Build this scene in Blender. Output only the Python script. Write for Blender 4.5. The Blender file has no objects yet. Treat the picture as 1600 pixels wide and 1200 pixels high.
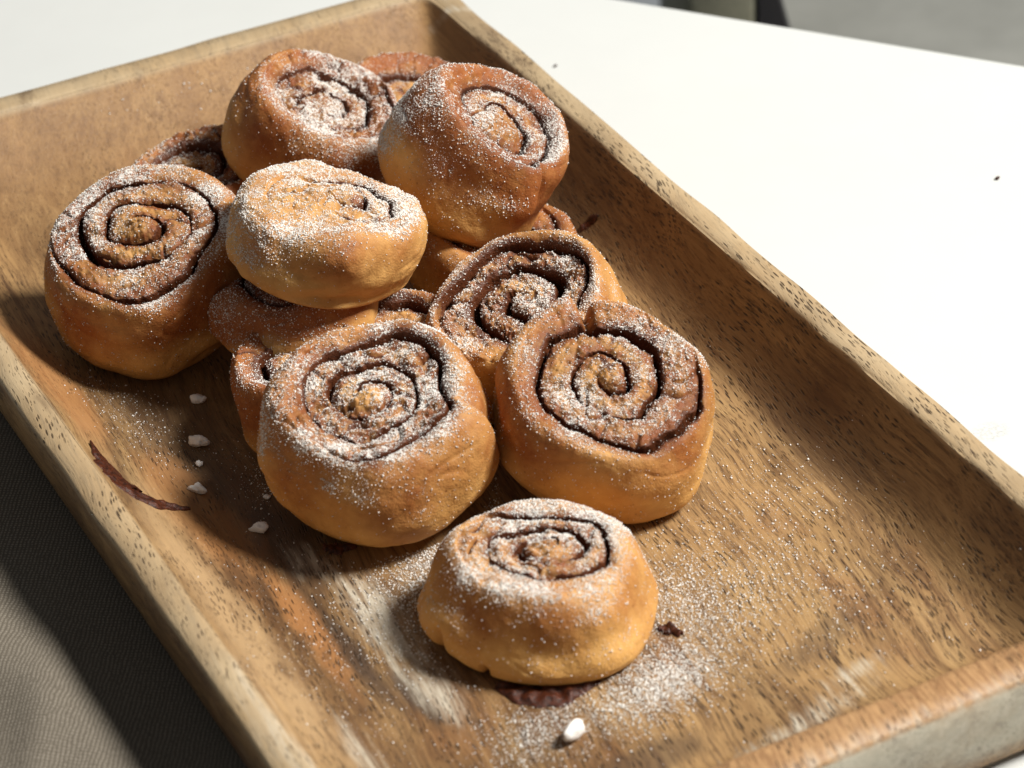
import bpy, math
import numpy as np
from mathutils import Matrix, Vector, Euler

# ------------------------------------------------------------------ camera
scene = bpy.context.scene
cam_data = bpy.data.cameras.new("camera")
cam = bpy.data.objects.new("camera", cam_data)
scene.collection.objects.link(cam)
cam.matrix_world = Matrix(((0.8817, 0.2995, -0.3644, -0.3233),
                           (-0.4696, 0.4840, -0.7384, -0.7223),
                           (-0.0447, 0.8222, 0.5675, 0.5652),
                           (0, 0, 0, 1)))
cam_data.sensor_width = 36.0
cam_data.lens = 102.415
cam_data.clip_start = 0.05
cam_data.clip_end = 60.0
cam_data.dof.use_dof = True
cam_data.dof.focus_distance = 0.955
cam_data.dof.aperture_fstop = 15.0
scene.camera = cam

# ------------------------------------------------------------------ light
world = bpy.data.worlds.new("World")
scene.world = world
world.use_nodes = True
wbg = world.node_tree.nodes["Background"]
wbg.inputs[0].default_value = (0.97, 0.98, 1.0, 1)
wbg.inputs[1].default_value = 0.145

def area_lamp(name, direction, dist, size, power, color):
    ld = bpy.data.lights.new(name, 'AREA')
    ld.shape = 'DISK'
    ld.size = size
    ld.energy = power
    ld.color = color
    o = bpy.data.objects.new(name, ld)
    d = Vector(direction).normalized()
    o.location = d * dist
    o.rotation_euler = d.to_track_quat('Z', 'Y').to_euler()
    scene.collection.objects.link(o)
    return o

_el, _az = math.radians(51), math.radians(-28)
area_lamp("window_light", (math.cos(_el) * math.cos(_az), math.cos(_el) * math.sin(_az), math.sin(_el)),
          2.5, 0.62, 113.0, (1.0, 0.96, 0.90))

scene.view_settings.view_transform = 'Standard'
scene.view_settings.look = 'None'
scene.view_settings.exposure = 0.0
scene.view_settings.gamma = 1.0
scene.render.engine = 'CYCLES'
scene.cycles.max_bounces = 4
scene.cycles.use_denoising = True

COL = scene.collection
rng = np.random.default_rng(7)

# ------------------------------------------------------------------ helpers
def sstep(a, b, x):
    t = np.clip((x - a) / (b - a), 0, 1)
    return t * t * (3 - 2 * t)

def wnoise(P, freq, seed, n=18):
    """smooth noise of a point array: sum of random plane waves, about -1..1"""
    g = np.random.default_rng(seed)
    k = g.normal(size=(n, P.shape[-1]))
    k /= np.linalg.norm(k, axis=1, keepdims=True)
    k *= freq * 2 * np.pi * g.uniform(0.6, 1.4, size=(n, 1))
    ph = g.uniform(0, 6.283, n)
    return np.sin(P @ k.T + ph).sum(-1) / math.sqrt(n * 1.6)

def mesh_np(name, V, faces, size):
    """V (n,3); faces (m,size) int"""
    me = bpy.data.meshes.new(name)
    V = np.ascontiguousarray(V, dtype=np.float32)
    F = np.ascontiguousarray(faces, dtype=np.int32)
    me.vertices.add(len(V))
    me.vertices.foreach_set("co", V.ravel())
    me.loops.add(F.size)
    me.loops.foreach_set("vertex_index", F.ravel())
    me.polygons.add(len(F))
    me.polygons.foreach_set("loop_start", np.arange(0, F.size, size, dtype=np.int32))
    me.update(calc_edges=True)
    return me

def smooth(me):
    me.polygons.foreach_set("use_smooth", np.ones(len(me.polygons), dtype=bool))

def attr(me, name, data):
    a = me.attributes.new(name, 'FLOAT', 'POINT')
    a.data.foreach_set("value", np.ascontiguousarray(data, dtype=np.float32))

def link(name, me, mat=None, parent=None):
    o = bpy.data.objects.new(name, me)
    COL.objects.link(o)
    if mat is not None:
        me.materials.append(mat)
    if parent is not None:
        o.parent = parent
    return o

def tag(o, label=None, category=None, group=None, kind=None):
    if label: o["label"] = label
    if category: o["category"] = category
    if group: o["group"] = group
    if kind: o["kind"] = kind
    return o

# node helpers
class NT:
    def __init__(self, name):
        self.m = bpy.data.materials.new(name)
        self.m.use_nodes = True
        self.t = self.m.node_tree
        self.bsdf = self.t.nodes["Principled BSDF"]
    def n(self, typ, **kw):
        nd = self.t.nodes.new(typ)
        for k, v in kw.items():
            setattr(nd, k, v)
        return nd
    def l(self, a, b):
        self.t.links.new(a, b)
    def val(self, sock, v):
        if isinstance(v, bpy.types.NodeSocket):
            self.l(v, sock)
        else:
            sock.default_value = v
    def math(self, op, a, b=None, c=None, clamp=False):
        nd = self.n('ShaderNodeMath', operation=op, use_clamp=clamp)
        self.val(nd.inputs[0], a)
        if b is not None: self.val(nd.inputs[1], b)
        if c is not None: self.val(nd.inputs[2], c)
        return nd.outputs[0]
    def mix(self, fac, a, b, blend='MIX'):
        nd = self.n('ShaderNodeMix', data_type='RGBA', blend_type=blend)
        self.val(nd.inputs[0], fac)
        self.val(nd.inputs[6], a if isinstance(a, bpy.types.NodeSocket) else (*a, 1))
        self.val(nd.inputs[7], b if isinstance(b, bpy.types.NodeSocket) else (*b, 1))
        return nd.outputs[2]
    def ss(self, x, lo, hi, to0=0.0, to1=1.0):
        nd = self.n('ShaderNodeMapRange', interpolation_type='SMOOTHSTEP')
        self.val(nd.inputs[0], x)
        self.val(nd.inputs[1], lo); self.val(nd.inputs[2], hi)
        self.val(nd.inputs[3], to0); self.val(nd.inputs[4], to1)
        return nd.outputs[0]
    def obj(self):
        return self.n('ShaderNodeTexCoord').outputs['Object']
    def map(self, vec, scale=(1, 1, 1), rot=(0, 0, 0), loc=(0, 0, 0), typ='POINT'):
        nd = self.n('ShaderNodeMapping', vector_type=typ)
        self.l(vec, nd.inputs[0])
        nd.inputs[1].default_value = loc
        nd.inputs[2].default_value = rot
        nd.inputs[3].default_value = scale
        return nd.outputs[0]
    def noise(self, vec, scale, detail=2.0, rough=0.5, dist=0.0):
        nd = self.n('ShaderNodeTexNoise')
        self.l(vec, nd.inputs['Vector'])
        nd.inputs['Scale'].default_value = scale
        nd.inputs['Detail'].default_value = detail
        nd.inputs['Roughness'].default_value = rough
        nd.inputs['Distortion'].default_value = dist
        return nd.outputs['Fac'], nd.outputs['Color']
    def attr(self, name):
        return self.n('ShaderNodeAttribute', attribute_name=name).outputs['Fac']
    def bump(self, h, strength, dist, normal=None):
        nd = self.n('ShaderNodeBump')
        nd.inputs['Strength'].default_value = strength
        nd.inputs['Distance'].default_value = dist
        self.l(h, nd.inputs['Height'])
        if normal is not None: self.l(normal, nd.inputs['Normal'])
        return nd.outputs[0]
    def set(self, **kw):
        for k, v in kw.items():
            self.val(self.bsdf.inputs[k.replace('_', ' ')], v)
        return self.m

# ------------------------------------------------------------------ materials
def bun_material():
    N = NT("bun_dough")
    P = N.obj()
    fill, bake, stain, sug = (N.attr(a) for a in ("fill", "bake", "stain", "sugar"))
    n1, _ = N.noise(P, 70, 4, 0.6)
    n2, _ = N.noise(P, 330, 3, 0.6)
    n3, _ = N.noise(P, 1400, 2, 0.6)
    pale = N.mix(n1, (0.73, 0.44, 0.155), (0.63, 0.315, 0.082))
    bk = N.math('ADD', bake, N.math('MULTIPLY', N.math('SUBTRACT', n1, 0.5), 1.1), clamp=True)
    bk = N.math('ADD', bk, N.math('MULTIPLY', N.math('SUBTRACT', n2, 0.5), 0.35), clamp=True)
    brown = N.mix(n2, (0.37, 0.125, 0.030), (0.22, 0.060, 0.014))
    c = N.mix(bk, pale, brown)
    # small darker freckles of bran and cinnamon in the crust
    vor = N.n('ShaderNodeTexVoronoi'); N.l(P, vor.inputs['Vector']); vor.inputs['Scale'].default_value = 420
    fre = N.math('MULTIPLY', N.ss(vor.outputs['Distance'], 0.20, 0.08), N.ss(n1, 0.5, 0.62))
    c = N.mix(N.math('MULTIPLY', fre, 0.6), c, (0.18, 0.055, 0.015))
    st = N.math('MULTIPLY', stain, N.ss(n2, 0.25, 0.65, 0.45, 1.0))
    c = N.mix(st, c, N.mix(N.ss(n2, 0.3, 0.7), (0.105, 0.027, 0.008), (0.235, 0.070, 0.019)))
    f2 = N.ss(N.math('ADD', fill, N.math('MULTIPLY', N.math('SUBTRACT', n2, 0.5), 0.7)), 0.28, 0.72)
    c = N.mix(f2, c, N.mix(n3, (0.048, 0.014, 0.006), (0.150, 0.042, 0.013)))
    # thin film of icing sugar between the larger clumps
    d1, _ = N.noise(P, 900, 3, 0.65)
    d2, _ = N.noise(P, 2300, 2, 0.6)
    dd = N.math('ADD', N.math('MULTIPLY', d1, 0.6), N.math('MULTIPLY', d2, 0.4))
    thr = N.math('SUBTRACT', 0.685, N.math('MULTIPLY', sug, 0.205))
    s = N.ss(N.math('SUBTRACT', dd, thr), -0.02, 0.06)
    s = N.math('MULTIPLY', s, N.ss(sug, 0.02, 0.2))
    haze = N.math('MULTIPLY', sug, 0.05)
    c = N.mix(haze, c, (0.75, 0.68, 0.60))
    c = N.mix(N.math('MULTIPLY', s, 0.9), c, (0.86, 0.83, 0.78))
    rough = N.math('ADD', 0.60, N.math('MULTIPLY', s, 0.4), clamp=True)
    rough = N.math('SUBTRACT', rough, N.math('MULTIPLY', f2, 0.12))
    h = N.math('ADD', N.math('MULTIPLY', n1, 1.6), N.math('MULTIPLY', n2, 0.55))
    h = N.math('ADD', h, N.math('MULTIPLY', n3, N.math('ADD', 0.38, N.math('MULTIPLY', f2, 0.5))))
    h = N.math('ADD', h, N.math('MULTIPLY', s, 0.35))
    nrm = N.bump(h, 0.55, 0.0011)
    N.set(Base_Color=c, Roughness=rough, Normal=nrm, Specular_IOR_Level=0.28)
    return N.m

def sugar_material(name, col):
    N = NT(name)
    N.set(Base_Color=(*col, 1), Roughness=0.8, Specular_IOR_Level=0.3)
    N.bsdf.inputs['Subsurface Weight'].default_value = 0.0
    return N.m

def wood_material():
    N = NT("carved_mango_wood")
    P = N.obj()
    _, wc = N.noise(P, 14, 2, 0.5)
    off = N.n('ShaderNodeVectorMath', operation='MULTIPLY_ADD')
    N.l(wc, off.inputs[0]); off.inputs[1].default_value = (0.016, 0.0, 0.010); N.l(P, off.inputs[2])
    Q = off.outputs[0]
    Q = N.map(Q, rot=(0, 0, math.radians(7)))
    fib, _ = N.noise(N.map(Q, scale=(1, 0.045, 1)), 1100, 4, 0.7)
    band, _ = N.noise(N.map(Q, scale=(1, 0.16, 1)), 60, 4, 0.6)
    big, _ = N.noise(N.map(Q, scale=(1, 0.45, 1)), 17, 4, 0.6)
    big2, _ = N.noise(N.map(Q, scale=(1, 0.6, 1), loc=(3, 1, 2)), 30, 3, 0.6)
    c = N.mix(N.ss(big, 0.33, 0.66), (0.130, 0.066, 0.027), (0.385, 0.232, 0.096))
    c = N.mix(N.math('MULTIPLY', N.ss(big2, 0.52, 0.72), 0.6), c, (0.24, 0.108, 0.042))
    c = N.mix(N.math('MULTIPLY', N.ss(band, 0.45, 0.75), 0.45), c, (0.43, 0.285, 0.128))
    lines, _ = N.noise(N.map(Q, scale=(1, 0.035, 1), loc=(1, 6, 3)), 330, 5, 0.7)
    c = N.mix(N.math('MULTIPLY', N.ss(lines, 0.47, 0.68), N.ss(big2, 0.3, 0.6, 0.35, 0.85)), c, (0.105, 0.050, 0.021))
    c = N.mix(N.math('MULTIPLY', N.ss(lines, 0.46, 0.32), 0.35), c, (0.50, 0.325, 0.150))
    c = N.mix(N.math('MULTIPLY', N.ss(fib, 0.47, 0.68), 0.75), c, (0.085, 0.045, 0.022))
    # paler, less worn rim: height of the rim above the floor of the tray
    sep = N.n('ShaderNodeSeparateXYZ'); N.l(P, sep.inputs[0])
    X, Y, Z = sep.outputs
    rim = N.ss(Z, 0.0345, 0.0368)
    c = N.mix(N.math('MULTIPLY', rim, N.ss(big2, 0.3, 0.7, 0.45, 0.85)), c, (0.52, 0.405, 0.25))

    nearrim = N.math('MULTIPLY', N.ss(Y, -0.218, -0.222), N.ss(Z, 0.033, 0.0358))
    c = N.mix(N.math('MULTIPLY', nearrim, 0.85), c, N.mix(N.ss(fib, 0.4, 0.62), (0.47, 0.265, 0.115), (0.27, 0.13, 0.05)))
    nearout = N.math('MULTIPLY', N.ss(Y, -0.2300, -0.2335), N.ss(Z, 0.0366, 0.0345))
    c = N.mix(N.math('MULTIPLY', nearout, N.ss(big2, 0.3, 0.65, 0.3, 0.9)), c, (0.50, 0.47, 0.37))
    nnA, _ = N.noise(N.map(Q, scale=(1, 0.3, 1)), 90, 4, 0.65)
    nnB, _ = N.noise(N.map(Q, scale=(1, 0.16, 1), loc=(4, 1, 2)), 260, 5, 0.7)
    def spot(loc, half, rotz, soft=0.35, amount=1.0, nz=0.55, scale=90):
        v = N.n('ShaderNodeVectorMath', operation='SUBTRACT'); N.l(P, v.inputs[0]); v.inputs[1].default_value = (*loc, 0)
        v2 = N.n('ShaderNodeVectorRotate', rotation_type='Z_AXIS'); N.l(v.outputs[0], v2.inputs['Vector'])
        v2.inputs['Angle'].default_value = -math.radians(rotz)
        v3 = N.map(v2.outputs[0], scale=(1 / half[0], 1 / half[1], 0))
        ln = N.n('ShaderNodeVectorMath', operation='LENGTH'); N.l(v3, ln.inputs[0])
        nn = nnA if scale < 100 else nnB
        d = N.math('ADD', ln.outputs['Value'], N.math('MULTIPLY', N.math('SUBTRACT', nn, 0.5), nz * 2.4))
        return N.math('MULTIPLY', N.ss(d, 1.0 + soft * 0.3, 1.0 - soft), amount)
    # dark heart-wood clouds
    for loc, half, rz, am in (((0.104, -0.085), (0.013, 0.045), 4, 0.45), ((-0.075, 0.035), (0.020, 0.060), 0, 0.60),
                              ((-0.068, -0.040), (0.011, 0.032), 0, 0.80), ((-0.074, -0.100), (0.006, 0.035), 3, 0.95),
                              ((-0.066, -0.125), (0.004, 0.020), 3, 0.9),
                              ((-0.02, -0.185), (0.02, 0.008), 0, 0.6), ((0.05, -0.165), (0.03, 0.006), 20, 0.4)):
        c = N.mix(spot(loc, half, rz, 0.6, am), c, (0.068, 0.042, 0.026))
    for loc, half, rz, am in (((-0.088, -0.020), (0.014, 0.05), 0, 0.5), ((-0.080, -0.085), (0.006, 0.035), 0, 0.7),
                              ((-0.105, 0.06), (0.010, 0.05), 0, 0.6)):
        c = N.mix(spot(loc, half, rz, 0.6, am), c, (0.42, 0.19, 0.066))
    c = N.mix(spot((-0.104, -0.09), (0.012, 0.11), 0, 0.9, 0.75), c, (0.50, 0.335, 0.175))
    c = N.mix(N.math('MULTIPLY', N.ss(nnA, 0.50, 0.68), N.ss(big, 0.55, 0.35, 0.15, 0.7)), c, (0.095, 0.050, 0.024))
    # soft-edged darker brown tone under the pile and along the right wall
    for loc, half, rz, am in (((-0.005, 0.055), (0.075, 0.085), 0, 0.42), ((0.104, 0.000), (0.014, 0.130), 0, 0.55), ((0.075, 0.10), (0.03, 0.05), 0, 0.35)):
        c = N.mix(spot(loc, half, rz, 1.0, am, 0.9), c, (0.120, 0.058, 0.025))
    # chalky, whitewashed scuffs
    for loc, half, rz, am in (((-0.060, -0.085), (0.0085, 0.030), 2, 0.95), ((-0.060, -0.128), (0.008, 0.020), 4, 0.85),
                              ((-0.068, -0.050), (0.006, 0.010), 0, 0.7),
                              ((0.020, -0.196), (0.034, 0.0055), 14, 0.85), ((0.048, -0.183), (0.012, 0.004), 14, 0.8),
                              ((-0.118, -0.165), (0.007, 0.050), 0, 0.55), ((0.045, -0.237), (0.09, 0.006), 0, 0.5),
                              ((-0.092, -0.150), (0.006, 0.018), 0, 0.6), ((0.119, 0.205), (0.003, 0.012), 60, 0.8),
                              ((0.120, 0.222), (0.004, 0.009), 0, 0.5)):
        c = N.mix(N.math('MULTIPLY', spot(loc, half, rz, 1.0, am, 1.25, 160), N.ss(lines, 0.58, 0.42, 0.25, 1.0)), c, (0.55, 0.50, 0.40))
    # warmer, smoother wood towards the far end
    far = N.math('MULTIPLY', N.ss(Y, 0.135, 0.215), N.ss(Z, 0.0368, 0.034))
    c = N.mix(N.math('MULTIPLY', far, 0.42), c, N.mix(N.ss(big2, 0.35, 0.65), (0.31, 0.160, 0.064), (0.40, 0.230, 0.098)))
    # open pores: short dark dashes along the grain
    def pores(sx, sy, lim, seedloc, keep):
        vo = N.n('ShaderNodeTexVoronoi', feature='F1')
        vo.inputs['Scale'].default_value = 1.0
        vo.inputs['Randomness'].default_value = 1.0
        N.l(N.map(Q, scale=(1 / sx, 1 / sy, 1 / sx), loc=seedloc), vo.inputs['Vector'])
        sc = N.n('ShaderNodeSeparateColor'); N.l(vo.outputs['Color'], sc.inputs[0])
        k = N.math('LESS_THAN', sc.outputs[0], keep)
        return N.math('MULTIPLY', N.ss(vo.outputs['Distance'], lim, lim * 0.55), k)
    den, _ = N.noise(N.map(Q, scale=(1, 0.4, 1), loc=(7, 2, 5)), 45, 4, 0.6)
    p1 = N.math('MULTIPLY', pores(0.00100, 0.0062, 0.34, (0, 0, 0), 0.75), N.ss(den, 0.42, 0.58, 0.03, 1.0))
    p2 = N.math('MULTIPLY', pores(0.00075, 0.0036, 0.34, (5, 3, 1), 0.6), N.math('MULTIPLY', N.ss(big, 0.35, 0.65, 0.8, 0.25), N.ss(nnA, 0.38, 0.58, 0.2, 1.0)))
    p3 = N.math('MULTIPLY', pores(0.0013, 0.0150, 0.24, (2, 9, 4), 0.5), N.ss(den, 0.42, 0.58))
    p4 = N.math('MULTIPLY', pores(0.0012, 0.0075, 0.33, (8, 1, 7), 0.8), N.math('MULTIPLY', N.ss(X, 0.035, 0.085), N.ss(nnA, 0.42, 0.56)))
    p1 = N.math('MAXIMUM', N.math('MAXIMUM', p1, p3), p4)
    pr = N.math('MULTIPLY', N.math('MAXIMUM', p1, p2), N.ss(Y, 0.12, 0.21, 1.0, 0.4))
    c = N.mix(N.math('MULTIPLY', pr, 0.88), c, (0.036, 0.020, 0.011))
    h = N.math('ADD', N.math('MULTIPLY', fib, 0.5), N.math('MULTIPLY', band, 0.6))
    h = N.math('SUBTRACT', h, N.math('MULTIPLY', pr, 0.8))
    nrm = N.bump(h, 0.7, 0.0006)
    ro = N.ss(big, 0.3, 0.7, 0.42, 0.60)
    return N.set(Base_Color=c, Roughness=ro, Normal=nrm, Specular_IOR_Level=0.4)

def cloth_material():
    N = NT("woven_linen")
    P = N.obj()
    _, wv = N.noise(P, 120, 2, 0.5)
    wo = N.n('ShaderNodeVectorMath', operation='MULTIPLY_ADD')
    N.l(wv, wo.inputs[0]); wo.inputs[1].default_value = (0.0017, 0.0017, 0); N.l(P, wo.inputs[2])
    R_ = N.map(wo.outputs[0], rot=(0, 0, 0.55))
    sx = N.n('ShaderNodeSeparateXYZ'); N.l(R_, sx.inputs[0])
    k = 2 * math.pi / 0.00125
    ta = N.math('MULTIPLY_ADD', N.math('SINE', N.math('MULTIPLY', sx.outputs[0], k)), 0.5, 0.5)
    tb = N.math('MULTIPLY_ADD', N.math('SINE', N.math('MULTIPLY', sx.outputs[1], k)), 0.5, 0.5)
    fz, _ = N.noise(P, 1500, 2, 0.6)
    weave = N.math('MULTIPLY', N.math('MULTIPLY', ta, N.math('MULTIPLY_ADD', tb, 0.8, 0.2)), N.ss(fz, 0.3, 0.65, 0.15, 1.35))
    n, _ = N.noise(P, 260, 4, 0.65)
    big, _ = N.noise(P, 22, 3, 0.5)
    c = N.mix(N.ss(weave, 0.0, 0.7), (0.085, 0.071, 0.054), (0.27, 0.24, 0.195))
    c = N.mix(N.math('MULTIPLY', n, 0.3), c, (0.20, 0.175, 0.14))
    c = N.mix(N.math('MULTIPLY', big, 0.2), c, (0.30, 0.27, 0.22))
    nrm = N.bump(N.math('ADD', weave, N.math('MULTIPLY', n, 0.3)), 0.4, 0.0004)
    return N.set(Base_Color=c, Roughness=0.95, Normal=nrm, Specular_IOR_Level=0.1)

def table_material():
    N = NT("white_laminate")
    P = N.obj()
    n, _ = N.noise(P, 60, 4, 0.6)
    n2, _ = N.noise(P, 9, 2, 0.5)
    c = N.mix(n, (0.635, 0.655, 0.64), (0.66, 0.68, 0.665))
    # a faint pencil-like scuff beside the tray
    v = N.n('ShaderNodeVectorMath', operation='SUBTRACT'); N.l(P, v.inputs[0]); v.inputs[1].default_value = (0.1615, -0.0945, 0)
    v3 = N.map(v.outputs[0], scale=(1 / 0.008, 1 / 0.006, 0))
    ln = N.n('ShaderNodeVectorMath', operation='LENGTH'); N.l(v3, ln.inputs[0])
    wv = N.n('ShaderNodeTexWave', wave_type='RINGS'); N.l(N.map(v.outputs[0], rot=(0, 0, 0.7), scale=(1, 2.4, 1)), wv.inputs['Vector'])
    wv.inputs['Scale'].default_value = 330; wv.inputs['Distortion'].default_value = 5; wv.inputs['Detail'].default_value = 3
    nn, _ = N.noise(P, 700, 3, 0.6)
    m = N.math('MULTIPLY', N.ss(ln.outputs['Value'], 1.05, 0.55), N.ss(wv.outputs['Fac'], 0.60, 0.85))
    m = N.math('MULTIPLY', m, N.ss(nn, 0.42, 0.6))
    c = N.mix(N.math('MULTIPLY', m, 0.75), c, (0.28, 0.28, 0.28))
    return N.set(Base_Color=c, Roughness=N.ss(n2, 0.3, 0.7, 0.42, 0.55), Specular_IOR_Level=0.4)

def simple_material(name, a, b, scale, rough, bump=0.0, bdist=0.001, spec=0.4):
    N = NT(name)
    P = N.obj()
    n, _ = N.noise(P, scale, 5, 0.65)
    c = N.mix(N.ss(n, 0.3, 0.7), a, b)
    kw = dict(Base_Color=c, Roughness=rough, Specular_IOR_Level=spec)
    if bump:
        kw['Normal'] = N.bump(n, bump, bdist)
    return N.set(**kw)

M_BUN = bun_material()
M_SUG = sugar_material("icing_sugar", (0.88, 0.86, 0.82))
M_WOOD = wood_material()
M_CLOTH = cloth_material()
M_TABLE = table_material()
M_FILL = simple_material("baked_cinnamon_filling", (0.018, 0.006, 0.004), (0.095, 0.023, 0.008), 700, 0.42, 0.6, 0.0008, 0.3)
M_PEARL = simple_material("pearl_sugar", (0.86, 0.84, 0.80), (0.92, 0.91, 0.88), 700, 0.55, 0.6, 0.0006)
M_FLOOR = simple_material("grey_floor", (0.32, 0.35, 0.375), (0.40, 0.43, 0.455), 2.5, 0.6)
M_BLACK = simple_material("black_lacquer", (0.010, 0.009, 0.010), (0.015, 0.013, 0.013), 30, 0.5)
M_SEAT = simple_material("pale_grey_fabric", (0.22, 0.225, 0.208), (0.29, 0.295, 0.275), 9, 0.9, 0.2)
M_OLIVE = simple_material("olive_grey_fabric", (0.19, 0.185, 0.13), (0.24, 0.23, 0.165), 300, 0.9, 0.3)

# ------------------------------------------------------------------ table, floor, cloth
def table():
    # far right edge runs from E0 to E1; the slab reaches away from it
    E0 = np.array([0.2193, 0.2357]); E1 = np.array([0.3209, 0.1047])
    d = (E1 - E0) / np.linalg.norm(E1 - E0)
    nrm = np.array([-d[1], d[0]])
    if nrm @ (np.array([0, 0]) - E0) < 0: nrm = -nrm
    a, b, w, th, r = -0.75, 0.75, 0.95, 0.024, 0.004
    def ring(ins, z):
        pts = []
        for (s, t) in ((a + ins, ins), (b - ins, ins), (b - ins, w - ins), (a + ins, w - ins)):
            p = E0 + d * s + nrm * t
            pts.append((p[0], p[1], z))
        return pts
    rings = []
    for k in range(6):
        q = k / 5 * math.pi / 2
        rings.append(ring(r * (1 - math.sin(q)), -r * (1 - math.cos(q))))
    rings.append(ring(0, -th + 0.002)); rings.append(ring(0.002, -th))
    V = [p for rg in rings for p in rg]
    me = bpy.data.meshes.new("table")
    F = [list(range(4))[::-1]]
    for i in range(len(rings) - 1):
        for j in range(4):
            F.append([i * 4 + j, i * 4 + (j + 1) % 4, (i + 1) * 4 + (j + 1) % 4, (i + 1) * 4 + j])
    F.append([len(V) - 4 + j for j in range(4)])
    me.from_pydata(V, [], F)
    import bmesh
    bm = bmesh.new(); bm.from_mesh(me); bmesh.ops.recalc_face_normals(bm, faces=bm.faces); bm.to_mesh(me); bm.free()
    o = link("table", me, M_TABLE)
    tag(o, "smooth white table top under the wooden tray, cut off at upper right", "table")
table()

me = mesh_np("floor", np.array([(-4, -4, -0.74), (6, -4, -0.74), (6, 7, -0.74), (-4, 7, -0.74)], float), np.array([[0, 1, 2, 3]]), 4)
tag(link("floor", me, M_FLOOR), kind="structure")

def box_mesh(name, corners):
    """corners: 4 bottom then 4 top points"""
    F = [(0, 3, 2, 1), (4, 5, 6, 7), (0, 1, 5, 4), (1, 2, 6, 5), (2, 3, 7, 6), (3, 0, 4, 7)]
    me = mesh_np(name, np.array(corners, float), np.array(F), 4)
    return me

def bevel(o, w):
    md = o.modifiers.new("bevel", 'BEVEL'); md.width = w; md.segments = 2; md.limit_method = 'ANGLE'

def chair():
    # a side chair behind the table, its back seen edge-on
    r = np.array([0.8827, -0.4701, 0]); r /= np.linalg.norm(r)
    f = np.array([0.4701, 0.8827, 0])
    base = np.array([0.3842, 0.4050, -0.74])
    e = bpy.data.objects.new("chair", None); COL.objects.link(e); e.location = base
    tag(e, "chair with olive back, black bracket and pale grey seat, glimpsed behind the white table", "chair")
    def P(x, y, z): return tuple(r * x + f * y + np.array([0, 0, z]))
    def part(name, lo, hi, mat, bw):
        # lo, hi: (x0, x1, y0, y1, z)
        c = [P(lo[0], lo[2], lo[4]), P(lo[1], lo[2], lo[4]), P(lo[1], lo[3], lo[4]), P(lo[0], lo[3], lo[4]),
             P(hi[0], hi[2], hi[4]), P(hi[1], hi[2], hi[4]), P(hi[1], hi[3], hi[4]), P(hi[0], hi[3], hi[4])]
        o = link(name, box_mesh(name, c), mat, e); bevel(o, bw)
    part("backrest", (-0.037, -0.0005, 0.0, 0.40, 0.46), (-0.037, -0.0005, 0.0, 0.40, 0.85), M_OLIVE, 0.004)
    part("bracket", (0, 0.0545, 0.0, 0.03, 0.45), (0, 0.0005, 0.0, 0.03, 0.66), M_BLACK, 0.001)
    part("seat", (-0.037, 0.40, 0.0, 0.40, 0.40), (-0.037, 0.40, 0.0, 0.40, 0.447), M_SEAT, 0.012)
    for (x, y) in ((0.0, 0.01), (0.36, 0.01), (0.0, 0.36), (0.36, 0.36)):
        part("leg", (x, x + 0.022, y, y + 0.022, 0.0), (x, x + 0.03, y, y + 0.03, 0.399), M_BLACK, 0.002)
chair()

TX, TY = 0.125, 0.2361          # tray half sizes
TH, TF = 0.0373, 0.010          # rim height, floor height

def cloth():
    nx, ny = 150, 220
    xs = np.linspace(-0.42, -0.02, nx); ys = np.linspace(-0.42, 0.135, ny)
    X, Y = np.meshgrid(xs, ys, indexing='ij')
    P2 = np.stack([X, Y], -1)
    Z = 0.0014 + 0.0
    out = sstep(-0.125, -0.175, X)
    fold = 0.0030 * (1 + wnoise(P2, 6.0, 31)) * out + 0.0045 * out * np.exp(-((X + 0.165 + 0.22 * (Y + 0.03)) / 0.014) ** 2)
    fold += 0.0020 * out * np.exp(-((X + 0.150 - 0.5 * (Y + 0.05)) / 0.008) ** 2)
    Z = Z + fold
    # ragged far hem
    Y2 = Y + 0.006 * wnoise(np.stack([X, X * 0], -1), 8, 5) * sstep(0.10, 0.135, Y)
    V = np.stack([X, Y2, Z], -1).reshape(-1, 3)
    idx = np.arange(nx * ny).reshape(nx, ny)
    F = np.stack([idx[:-1, :-1], idx[1:, :-1], idx[1:, 1:], idx[:-1, 1:]], -1).reshape(-1, 4)
    me = mesh_np("linen_cloth", V, F, 4); smooth(me)
    o = link("linen_cloth", me, M_CLOTH)
    tag(o, "crumpled grey beige woven linen cloth lying under the left side of the tray", "cloth")
    md = o.modifiers.new("thickness", 'SOLIDIFY'); md.thickness = 0.0010; md.offset = -1
cloth()

# ------------------------------------------------------------------ tray
WR, WL, WFAR, WN = 0.0096, 0.0095, 0.0110, 0.0141     # rim widths
IX0, IX1, IY0, IY1 = -TX + WL, TX - WR, -TY + WN, TY - WFAR
def tray_inner_z(x, y):
    """height of the hollow's surface (cove walls, gently dished floor)"""
    def side(e, w, pw):
        return np.clip(1 - e / w, 0, 1) ** pw
    s = np.stack([side(x - IX0, 0.042, 1.9), side(IX1 - x, 0.025, 2.0), side(y - IY0, 0.028, 1.9), side(IY1 - y, 0.062, 1.75)], 0)
    k = 7.0
    m = np.log(np.exp(k * s).sum(0) - 3.0) / k
    m = np.clip(m, 0, 1.0)
    P = np.stack([x, y], -1)
    return TF + (TH - 0.0009 - TF) * m + 0.0005 * wnoise(P, 14, 77) * (1 - m) * (m > 0) 

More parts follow.
